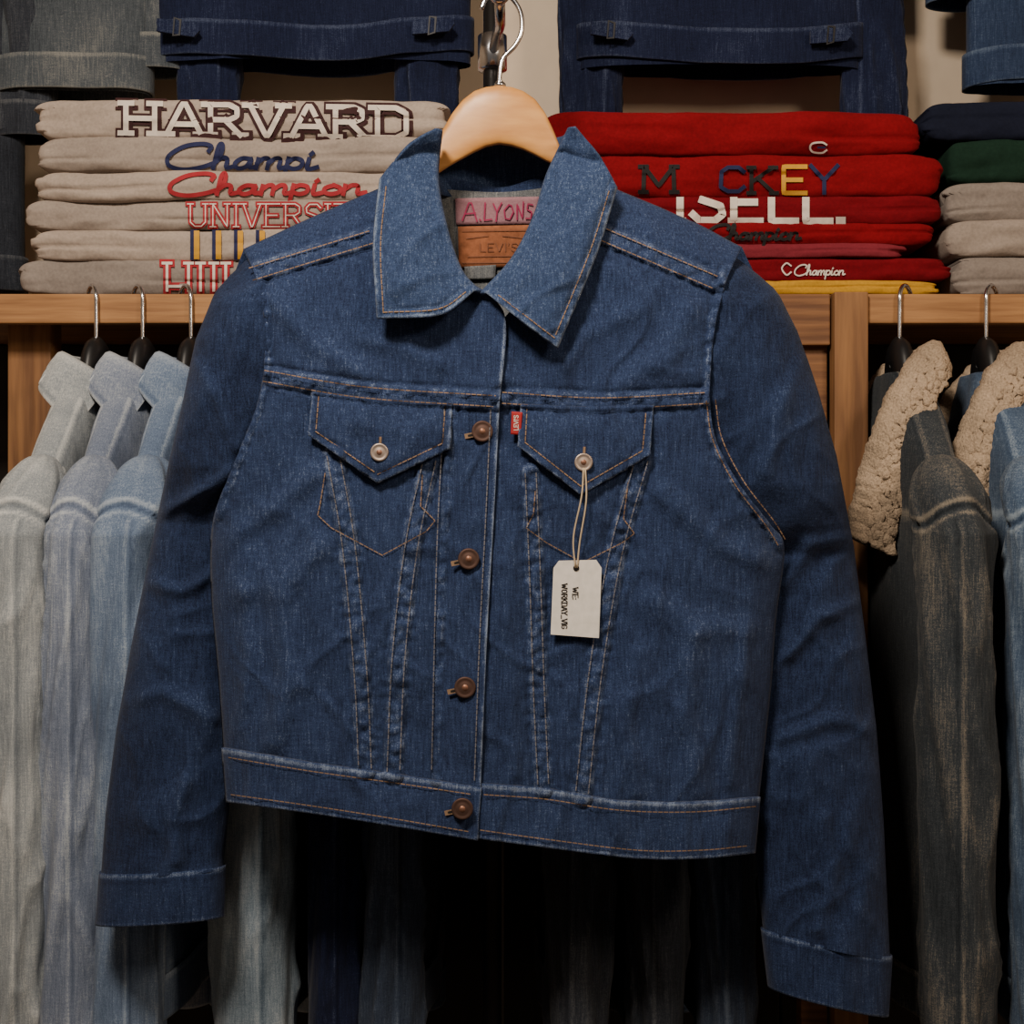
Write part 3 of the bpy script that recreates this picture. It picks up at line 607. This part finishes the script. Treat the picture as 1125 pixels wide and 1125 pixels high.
# ------------------------------------------------------------------ folded sweatshirts
def sweater(label, x0, x1, y0, y1, mat, seed, group, Yf=.396, depth=.22, name='folded_sweatshirt'):
    Yf = Yf + .010 * noise.noise(Vector((seed * 3.3, 0, 0)))
    X0, _, Zt = W(x0, y0, Yf); X1, _, Zb = W(x1, y1, Yf)
    xc, zc, a, c, b = (X0 + X1) / 2, (Zt + Zb) / 2, (X1 - X0) / 2, (Zt - Zb) / 2 * 1.03, depth / 2
    yc = Yf + b; FB = .42; EX = .76
    def ends(s): return (1 - np.abs(s) ** 18) ** (1 / 2.4)
    def wob(x, z): return np.array([.0080 * noise.noise(Vector((p / .12, q / .06, seed))) + .0036 * noise.noise(Vector((p / .05, q / .014, seed + 3))) + .0012 * noise.noise(Vector((p / .012, q / .009, seed + 6))) for p, q in zip(np.ravel(x), np.ravel(z))])
    def sag(x): return np.array([.0034 * noise.noise(Vector((p / .12, seed * 2.1, 0))) + .0012 * noise.noise(Vector((p / .04, seed * 2.1, 4))) for p in np.ravel(x)])
    def groove(x, zn):
        h = -.15 + .6 * noise.noise(Vector((x / .35, seed, 5)))
        return .0055 * np.exp(-((zn - h) / .09) ** 2) * max(0, min(1, .5 + 2.5 * noise.noise(Vector((x / .15, seed, 9)))))
    nx, n = 150, 64; V = []
    for i in range(nx):
        s = -math.cos(math.pi * i / (nx - 1)) * .6 + (2 * i / (nx - 1) - 1) * .4; s = max(-1, min(1, s)); e = max(.02, float(ends(s)))
        th = np.linspace(0, 2 * math.pi, n, endpoint=False); cc = c * (e ** .8); bb = b - (1 - e) * .02
        x = xc + a * s; z = cc * np.sign(np.sin(th)) * np.abs(np.sin(th)) ** EX
        y = -np.sign(np.cos(th)) * ((bb - cc * FB) * (np.abs(np.cos(th)) > 1e-6)) - cc * FB * np.sign(np.cos(th)) * np.abs(np.cos(th))
        zf = z + zc; w = wob(np.full(n, x), zf)
        layer = .006 * np.array([noise.cell(Vector((q / (c * .55), seed, 3))) for q in zf]) * abs(s) ** 8
        V.append(np.stack([np.full(n, x) + layer * (1 if s < 0 else -1), yc + y - w * (np.cos(th) > 0) + groove(x, z / c) * (np.cos(th) > 0), zf + sag(np.full(n, x))], -1))
    V = np.concatenate(V); f = gridf(nx, n, True); f += [tuple(range(n))[::-1], tuple(range(len(V) - n, len(V)))]
    root = thing(name, label, 'sweatshirt', (xc, yc, Zb), 0, group)
    mk('folded_body', V, f, mat, root)
    def mp(off):
        def g(P):
            Yc = np.full(len(P), Yf)
            for _ in range(3):
                w3 = WA(P[:, 0], P[:, 1], Yc); x, z = w3[:, 0], w3[:, 2] - sag(w3[:, 0]); zl = np.clip((z - zc) / c, -.97, .97)
                si = np.abs(zl) ** (1 / EX); co_ = np.sqrt(1 - si ** 2)
                Yc = yc - (b - c * FB) - c * FB * co_ - wob(x, z) + np.array([groove(p, q) for p, q in zip(x, zl)])
            return WA(P[:, 0], P[:, 1], Yc - off)
        return g
    return root, mp
def printed(root, mp, polys, w, mat, off=.0026, name='printed_lettering'):
    v, f = ribbons(polys, w, mp(off)); return mk(name, v, f, mat, root)
g1 = 'folded sweatshirts in the left stack'
r, m = sweater('top light grey folded sweatshirt with white block capitals outlined in maroon', 35, 492, 108, 150, 'grey_fleece2', 1.1, g1)
tx = lay('HARVARD', 132, 147, 322, 33, .018, serif=.11)
printed(r, m, tx, 13, 'maroon', .0020); printed(r, m, [t + np.array([-1, -1]) for t in tx], 5.8, 'white_print', .0034)
r, m = sweater('grey folded sweatshirt with navy script, second from the top of its stack', 38, 505, 150, 188, 'grey_fleece', 2.2, g1)
printed(r, m, lay('Champi', 180, 184, 168, 26, .01, True, .25), 4.8, 'navy_print')
r, m = sweater('grey folded sweatshirt with red script, third from the top of its stack', 38, 500, 188, 219, 'grey_fleece2', 3.3, g1)
printed(r, m, lay('Champion', 183, 213, 218, 22, .0, True, .25), 4.8, 'red_print')
r, m = sweater('grey folded sweatshirt with red block capitals, fourth from the top of its stack', 28, 500, 219, 252, 'grey_fleece', 4.4, g1)
tx = lay('UNIVERSITY', 206, 249, 205, 25, serif=.1); printed(r, m, tx, 5.4, 'red_print'); printed(r, m, tx, 1.2, 'white_print', .0040)
r, m = sweater('grey folded sweatshirt with yellow and navy stripes, second from the bottom of its stack', 30, 505, 252, 285, 'grey_fleece2', 5.5, g1)
for x in (213, 237, 261, 285):
    printed(r, m, [[(x, 256), (x, 282)]], 8, 'navy_print', name='printed_stripe'); printed(r, m, [[(x + 3, 256), (x + 3, 282)]], 6, 'yellow_print', .0038, name='printed_stripe')
r, m = sweater('bottom grey folded sweatshirt of its stack with red outlined capitals', 15, 500, 285, 323, 'grey_fleece3', 6.6, g1)
tx = crop(lay('HIIH', 178, 340, 100, 51, serif=.1), 286, 319); printed(r, m, tx, 8.5, 'red_print'); printed(r, m, tx, 3.0, 'white_print', .0040)
g2 = 'folded sweatshirts in the red stack'
r, m = sweater('plain top red folded sweatshirt with a tiny round emblem', 592, 1013, 122, 168, 'red_fleece', 7.7, g2)
printed(r, m, [cat_rom([(908, 159), (903, 156.5), (893, 157.5), (890, 162), (893, 167), (903, 168), (908, 165)], 5)], 2.0, 'white_print', name='emblem')
printed(r, m, [[(899, 162), (906, 162)]], 2.4, 'navy_print', .004, name='emblem')
r, m = sweater('red folded sweatshirt with black, navy and yellow capitals, second in the red stack', 596, 1037, 168, 214, 'red_fleece', 8.8, g2)
printed(r, m, lay('M', 702, 211, 46, 28, serif=.08), 4.6, 'ink')
printed(r, m, lay('C', 788, 211, 34, 28), 4.4, 'navy_print'); printed(r, m, lay('K', 820, 212, 34, 28, serif=.08), 4.2, 'ink')
printed(r, m, lay('E', 855, 212, 34, 29), 5, 'yellow_print'); printed(r, m, lay('Y', 888, 212, 36, 30), 4.4, 'navy_print')
r, m = sweater('red folded sweatshirt with big white block capitals, third from the top of the red stack', 590, 1038, 214, 244, 'red_fleece2', 9.9, g2)
printed(r, m, crop(lay('ISELL.', 738, 243, 196, 42, serif=.05), 219.5, 243.5), 8, 'white_print')
r, m = sweater('red folded sweatshirt with black script in the middle of the red stack', 594, 1030, 244, 268, 'red_fleece', 10.9, g2)
printed(r, m, lay('Champion', 775, 263, 104, 16, 0, True, .25), 3.4, 'ink')
r, m = sweater('thin faded red folded sweatshirt, narrowest in the red stack', 596, 996, 268, 283, 'pink_fleece', 11.8, g2)
r, m = sweater('red folded sweatshirt with small white script above the yellow one', 590, 1046, 283, 308, 'red_fleece2', 12.7, g2)
printed(r, m, lay('Champion', 872, 302, 56, 11, 0, True, .2), 1.5, 'white_print'); printed(r, m, [cat_rom([(869, 292), (864, 289), (859, 295), (864, 302), (869, 299)], 5)], 1.6, 'white_print', name='emblem')
sweater('thin yellow folded sweatshirt at the bottom of the red stack', 600, 1032, 308, 323, 'yellow_fleece', 13.6, g2)
g3 = 'folded clothes at the right edge'
sweater('navy folded sweatshirt on top of the dark green one', 1018, 1400, 110, 152, 'navy_fleece', 14.5, g3, .40)
sweater('dark green folded sweatshirt at the right edge', 1042, 1400, 152, 200, 'green_fleece', 15.4, g3, .40)
sweater('grey folded sweatshirt directly under the dark green one', 1041, 1400, 200, 242, 'grey_fleece3', 16.3, g3, .40)
sweater('pale grey folded sweatshirt, second from the bottom at the right edge', 1042, 1400, 242, 281, 'grey_fleece', 17.2, g3, .40)
sweater('knobbly grey folded sweatshirt at the bottom of the right edge stack', 1050, 1400, 281, 323, 'grey_fleece3', 18.1, g3, .40)
# ------------------------------------------------------------------ other hanging jackets
def sweep(name, path, ra, rb, ref, mat, parent, n=20):
    P = cat_rom(path, 8); m = len(P); v = []
    RA = np.interp(np.linspace(0, 1, m), np.linspace(0, 1, len(ra)), ra); RB = np.interp(np.linspace(0, 1, m), np.linspace(0, 1, len(rb)), rb)
    for i, p in enumerate(P):
        t = Vector(P[min(i + 1, m - 1)] - P[max(i - 1, 0)]).normalized(); a = Vector(ref); a = (a - t * a.dot(t)).normalized(); s = t.cross(a)
        e = min(1, (i + .3) / 3, (m - 1 - i + .3) / 3) ** .5
        for k in range(n):
            q = 2 * math.pi * k / n; v.append(tuple(Vector(p) + a * math.cos(q) * RA[i] * e + s * math.sin(q) * RB[i] * e))
    f = gridf(m, n, True); f += [tuple(range(n))[::-1], tuple(range(len(v) - n, len(v)))]
    return mk(name, v, f, mat, parent, world=False)
def fold_collar(parent, sg, path, Ls, mat, thick, lump, seed, roll=.009):
    P = rs([(p[0] * sg, p[1], p[2]) for p in path], 120 if lump else 60); m = len(P); L = np.interp(np.linspace(0, 1, m), np.linspace(0, 1, len(Ls)), Ls); V = []; fa = []; nl = 26 if lump else 12
    for i in range(m):
        t = Vector(P[min(i + 1, m - 1)] - P[max(i - 1, 0)]).normalized(); X = Vector((sg, 0, 0))
        ld = X.cross(t) * -1
        if ld.z > 0: ld = -ld
        ld = (ld + Vector((sg * (.25 if lump else .5), 0, -.35))).normalized(); p = Vector(P[i])
        secs = [(-1.3, .02), (-1.1, .008), (-.6, -.001), (0, -.004), (.7, -.001), (1.2, .008)] + [(1.3 + .3 * math.sin(k * math.pi / nl), .008 + (L[i] - .008) * k / nl) for k in range(1, nl + 1)]
        for j, (o_, l_) in enumerate(secs):
            x = p + X * o_ * roll + ld * l_
            if lump:
                w1 = noise.noise(x * 26 + Vector((seed, 0, 0))) * 1.4 + noise.noise(x * 170 + Vector((seed, 0, 0))) * .9 + noise.noise(x * 380 + Vector((seed, 0, 0))) * .5
                x = x + X * lump * w1 + ld * lump * (1.1 * noise.noise(x * 50 + Vector((0, seed, 0))) + .6 * noise.noise(x * 200 + Vector((0, seed, 0))))
            else: x = x + X * .003 * noise.noise(x * 35 + Vector((seed, 0, 0)))
            V.append(tuple(x)); fa.append(.8 if (j == len(secs) - 1 or i in (m - 1,)) else (.3 if j in (3, 4) else (-.3 if j == len(secs) - 3 else .02)))
    return mk('collar', V, gridf(m, len(secs), flip=sg < 0), mat, parent, world=False, fade=fa, solid=thick)
def bg_jacket(label, hlabel, loc, rotz, mat, seed, group, hw=.2, drop=.15, neck=.115, length=.6, slen=.75, b=.028, sr=.034, su=.035, sherpa=False, send=(None, None), band=False, name='hanging_jacket', vs=0):
    r_ = thing(name, label, 'jacket', loc, rotz, group)
    zt_ = -neck; N = 64; V = []; rows = np.concatenate([np.linspace(0, drop, 44), np.linspace(drop + .008, drop + length, 90)]); fa = []
    for q in rows:
        k = min(1, q / drop)
        a = .045 + (hw - .045) * k ** .85 if q < drop else hw + .012 * min(1, (q - drop) / length * 2); bb = .026 + (b - .026) * min(1, k * 2.5) + (.006 * (q - drop) / length if q > drop else 0)
        for j in range(N):
            t = 2 * math.pi * j / N; c, s = math.cos(t), math.sin(t)
            ex = .8 if q > drop else .62
            x = a * math.copysign(abs(c) ** ex, c); y = bb * math.copysign(abs(s) ** .7, s); z = zt_ - q
            w = .005 * noise.noise(Vector((x / .05, z / .14, seed))) + .003 * noise.noise(Vector((x / .02, z / .05, seed + 4)))
            V.append((x, y + math.copysign(1, s) * w * abs(s), z)); fa.append(.7 * math.exp(-((q - drop - .03) / .005) ** 2) + .12 * (w > .003) + (.7 * math.exp(-((abs(y) - .015) / .0016) ** 2) - .35 * math.exp(-((abs(y) - .018) / .0014) ** 2) if q < drop else 0))
    f = gridf(len(rows), N, True, True); f.append(tuple(range(N)))
    mk('body', V, f, mat, r_, world=False, fade=fa)
    for sg in (-1, 1):
        V = []; fa = []; n = 56; rr = 250; ex = send[0 if sg < 0 else 1]
        for i in range(rr):
            t = i / (rr - 1); z = zt_ - drop + .038 - slen * t
            e = min(1, (1 - (1 - min(1, t / .11)) ** 2.2) ** .5 + .06); cx = sg * (hw - .035 + (su + .012) * min(1, t / .12)); cyy = vs * min(1, t * 3)
            if ex is not None: cx = cx + (ex - cx) * min(1, t * 1.3)
            ru = .044 * e; rv = sr * e * (1 - .10 * t)
            for j in range(n):
                q = 2 * math.pi * j / n
                cq, sq = math.cos(q), math.sin(q)
                w = .008 * noise.noise(Vector((cq * 1.2, sq * 1.2 + z / .35, seed + sg))) + .0055 * noise.noise(Vector((cq * 2.5 + z / .2, sq * 2.5 + z / .12, seed + 9 + sg))) + .0015 * noise.noise(Vector((cq * 5, sq * 5 + z / .04, seed)))
                rg = max(0, 1 - 4 * abs(noise.noise(Vector((cq * 1.6 + z / .22, sq * 1.6 + z / .2, seed + 20))))) ** 1.5; w += .005 * rg
                arc = .078 + .030 * sq * sq
                w -= .004 * math.exp(-((t - arc) / .005) ** 2); w -= .0025 * math.exp(-((q - (5.3 if sg < 0 else 4.0)) / .07) ** 2)
                V.append((cx + (ru + w * e) * cq, cyy + (rv + w * e) * sq, z))
                sm_ = math.exp(-((q - (5.15 if sg < 0 else 4.15)) / .07) ** 2)
                # the armhole seam, the sleeve's long seam and a second, elbow-side seam facing outwards
                q2 = math.exp(-((q - (3.35 if sg < 0 else 6.05)) / .05) ** 2) if t > .1 else 0
                q3 = math.exp(-((q - (3.48 if sg < 0 else 5.92)) / .04) ** 2) if t > .1 else 0
                fa.append(.8 * math.exp(-((t - arc + .009) / .0035) ** 2) + .5 * math.exp(-((t - arc - .010) / .0025) ** 2) - .6 * math.exp(-((t - arc) / .003) ** 2) + .4 * sm_ + .35 * q2 - .4 * q3 + .22 * rg - .25 * math.exp(-((q - (5.3 if sg < 0 else 4.0)) / .05) ** 2) + .12 * max(0, 1 - t * 5))
        f = gridf(rr, n, True, True); f.append(tuple(range(n)))
        s_ = mk('sleeve', V, f, mat, r_, world=False, fade=fa)
        ze = zt_ - drop + .03 - slen; cx = ex if ex is not None else sg * (hw - .03 + su + .012); V = []
        for i in range(14):
            t = i / 13
            for j in range(n):
                q = 2 * math.pi * j / n; V.append((cx + .048 * math.cos(q) + .004 * noise.noise(Vector((math.cos(q) * 2, t, seed))), vs + (sr * .88 + .004) * math.sin(q), ze + .05 * (1 - t) + .12 * sg * (.048 * math.cos(q)) * (1 if ex is not None else 0)))
        mk('cuff', V, gridf(14, n, True, True), mat, s_, world=False, fade=[.55 if (k // n) in (0, 1, 13) else .05 for k in range(14 * n)], solid=.002)
    V = []
    for i in range(14):
        for j in range(N):
            t = 2 * math.pi * j / N; c, s = math.cos(t), math.sin(t); x = (hw + .016) * math.copysign(abs(c) ** .8, c)
            V.append((x, (b + .012) * math.copysign(abs(s) ** .75, s) + .006 * noise.noise(Vector((x / .06, seed, 1))), zt_ - drop - length + .05 - .05 * i / 13 + .009 * noise.noise(Vector((x / .15, seed, 2))) + .012 * (x / hw) ** 2 * (1 if band else 0)))
    wb = mk('waistband', V, gridf(14, N, True, True), mat, r_, world=False, fade=[.4 if (k // N) in (0, 1, 13) else .05 for k in range(14 * N)], solid=.003)
    if band:
        for sg in (-1, 1):
            x0 = sg * (hw - .035); zb = zt_ - drop - length + .010 + .009 * noise.noise(Vector((x0 / .15, seed, 2))); sl_ = .12 * sg
            Sx = lambda dx, dz: (x0 + dx, -b - .026, zb + dz + dx * sl_)
            V = [Sx(dx, dz)[:1] + (-b - .020 - yy,) + Sx(dx, dz)[2:] for yy in (0, .005) for dx, dz in ((-.034, .018), (.018, .016), (.026, .026), (.018, .036), (-.034, .036))]
            o = mk('cinch_strap', V, [(4, 3, 2, 1, 0), (5, 6, 7, 8, 9)] + [(i, (i + 1) % 5, 5 + (i + 1) % 5, 5 + i) for i in range(5)], mat, wb, world=False, smooth=False, fade=[.3] * 10)
            mk('buckle', [Sx(dx, dz) for dx, dz in ((-.012, .013), (-.001, .015), (.001, .038), (-.010, .040), (-.010, .015), (-.003, .017), (-.002, .036), (-.008, .038))],
               [(0, 1, 5, 4), (1, 2, 6, 5), (2, 3, 7, 6), (3, 0, 4, 7)], 'dull_metal', o, world=False, smooth=False, solid=.0015)
    for sg in (-1, 1):
        if sherpa:
            fold_collar(r_, sg, [(0, .038, zt_ + .026), (.035, .034, zt_ + .028), (.058, .014, zt_ + .020), (.068, -.016, zt_ - .012), (.072, -.044, zt_ - .068), (.068, -.064, zt_ - .138), (.060, -.074, zt_ - .205)], [.036, .038, .042, .044, .046, .046, .044], 'sherpa', .013, .0034, seed, .012)
        else:
            fold_collar(r_, sg, [(0, .034, zt_ + .022), (.036, .031, zt_ + .022), (.054, .012, zt_ + .014), (.058, -.016, zt_ - .002), (.052, -.040, zt_ - .020)], [.045, .050, .056, .064, .074], mat, .003, 0, seed)
    if hlabel:
        h = thing('clothes_hanger', hlabel, 'hanger', loc, rotz, 'black hangers on the rack rails')
        k = -1 if rotz > 0 else 1
        pts = [(0, -.125), (0, -.07), (.001, -.03), (.002, -.012), (.012, -.001), (.026, .002), (.040, -.004), (.044, -.016)]
        tube('hook', [(-k * p[0] * .80, p[0] * .6, p[1]) for p in pts], .0028, 'chrome', h, 10, world=False)
        sweep('shoulder_bar', [(-hw * .8, 0, zt_ - drop * .95), (-.1, 0, zt_ - .095), (-.04, 0, zt_ - .035), (0, 0, zt_ + .024), (.04, 0, zt_ - .035), (.1, 0, zt_ - .095), (hw * .8, 0, zt_ - drop * .95)], [.006, .008, .012, .026, .012, .008, .006], [.006, .007, .010, .015, .010, .007, .006], (0, 0, 1), 'black_plastic', h)
    return r_
hz = zt + .010
HP = math.pi / 2
def sidej(px, label, hlabel, mat, seed, grp, right=False, turn=0, **k):
    return bg_jacket(label, hlabel, (xx(px, .336), .336, hz), -HP + turn if right else HP - turn, mat, seed, grp, **k)
gl, gc, gr_ = 'light jackets on the left rail', 'jackets behind the main jacket', 'fluffy collared jackets on the right rail'
sidej(106, 'bleached almost white denim jacket hanging at the far left', 'black hanger with chrome hook in the bleached white jacket, leftmost', 'dn_white', 1.5, gl, drop=.145, sr=.036, hw=.185, turn=.06)
sidej(157, 'pale grey blue denim jacket hanging second from the left', 'black hanger with chrome hook in the pale grey blue jacket', 'dn_pale', 2.5, gl, drop=.145, sr=.036, hw=.185, turn=.06)
sidej(210, 'light blue denim jacket hanging partly behind the left sleeve of the main jacket', 'black hanger with chrome hook in the light blue jacket', 'dn_sky', 3.5, gl, drop=.145, sr=.038, hw=.185, turn=.06)
sidej(318, 'washed blue denim jacket seen below the left half of the main jacket hem', None, 'dn_faded', 4.5, gc, sr=.047, hw=.185)
sidej(392, 'navy jacket between the washed blue and the slate jackets below the hem', None, 'dn_navy', 5.5, gc, sr=.034, hw=.185)
sidej(450, 'slate coloured jacket just left of the black pole below the hem', None, 'dn_slate', 6.5, gc, sr=.034, hw=.185)
sidej(625, 'blackish denim jacket just right of the black pole below the hem', None, 'dn_dark', 7.5, gc, True, sr=.036, hw=.185)
sidej(700, 'blackish denim jacket in the shadow under the right half of the hem', None, 'dn_dark', 8.5, gc, True, sr=.034, hw=.185)
sidej(768, 'dark slate denim jacket hanging nearest the right sleeve of the main jacket', None, 'dn_slate', 9.5, gc, True, sr=.034, hw=.185)
sidej(988, 'dark olive denim jacket with a fluffy cream collar', 'black hanger with chrome hook in the olive jacket with cream collar', 'dn_olive', 10.5, gr_, True, sherpa=True, sr=.040, b=.032, drop=.145, hw=.185)
sidej(1083, 'mid blue denim jacket with a fluffy cream collar at the right edge', 'black hanger with chrome hook in the blue jacket with cream collar, rightmost', 'dn_mid', 11.5, gr_, True, sherpa=True, sr=.042, b=.032, drop=.145, hw=.185, turn=-.05)
rail = tag(tube('wall_rail', [(-1.2, .56, 2.86), (1.2, .56, 2.86)], .012, 'black_metal', None, 16, smooth=False), 'black metal rail high on the wall carrying the upper row of jackets', 'rail')
def wallj(px, bottom_py, label, mat, seed, hw, Y=.56, **k):
    zb = W(0, bottom_py, Y)[2]; zh = 2.875; length = zh - .115 - .10 - zb
    return bg_jacket(label, None, (W(px, 0, Y)[0], Y, zh), 0, mat, seed, 'jackets hanging on the wall above the shelf', hw=hw, drop=.10, length=length, sr=.026, b=.022, **k)
wallj(345, 72, 'deep navy work jacket hanging above the grey sweatshirts', 'dn_navy', 12.5, .215, slen=.755, send=(-.155, .165), band=True, vs=.01)
wallj(790, 78, 'deep navy work jacket hanging above the red sweatshirts', 'dn_navy', 13.5, .19, slen=.765, send=(-.185, .225), band=True, vs=.01)
wallj(80, 106, 'faded grey denim jacket hanging at the upper left corner', 'dn_grey', 14.5, .10, slen=.60, vs=.01)
wallj(1155, 98, 'mid blue denim jacket hanging at the upper right corner', 'dn_blue', 15.5, .11, slen=.50, vs=.01)
wallj(-40, 318, 'dark navy coat hanging at the left edge beside the grey sweatshirts', 'dn_dark', 16.5, .075, slen=.7, vs=.0)
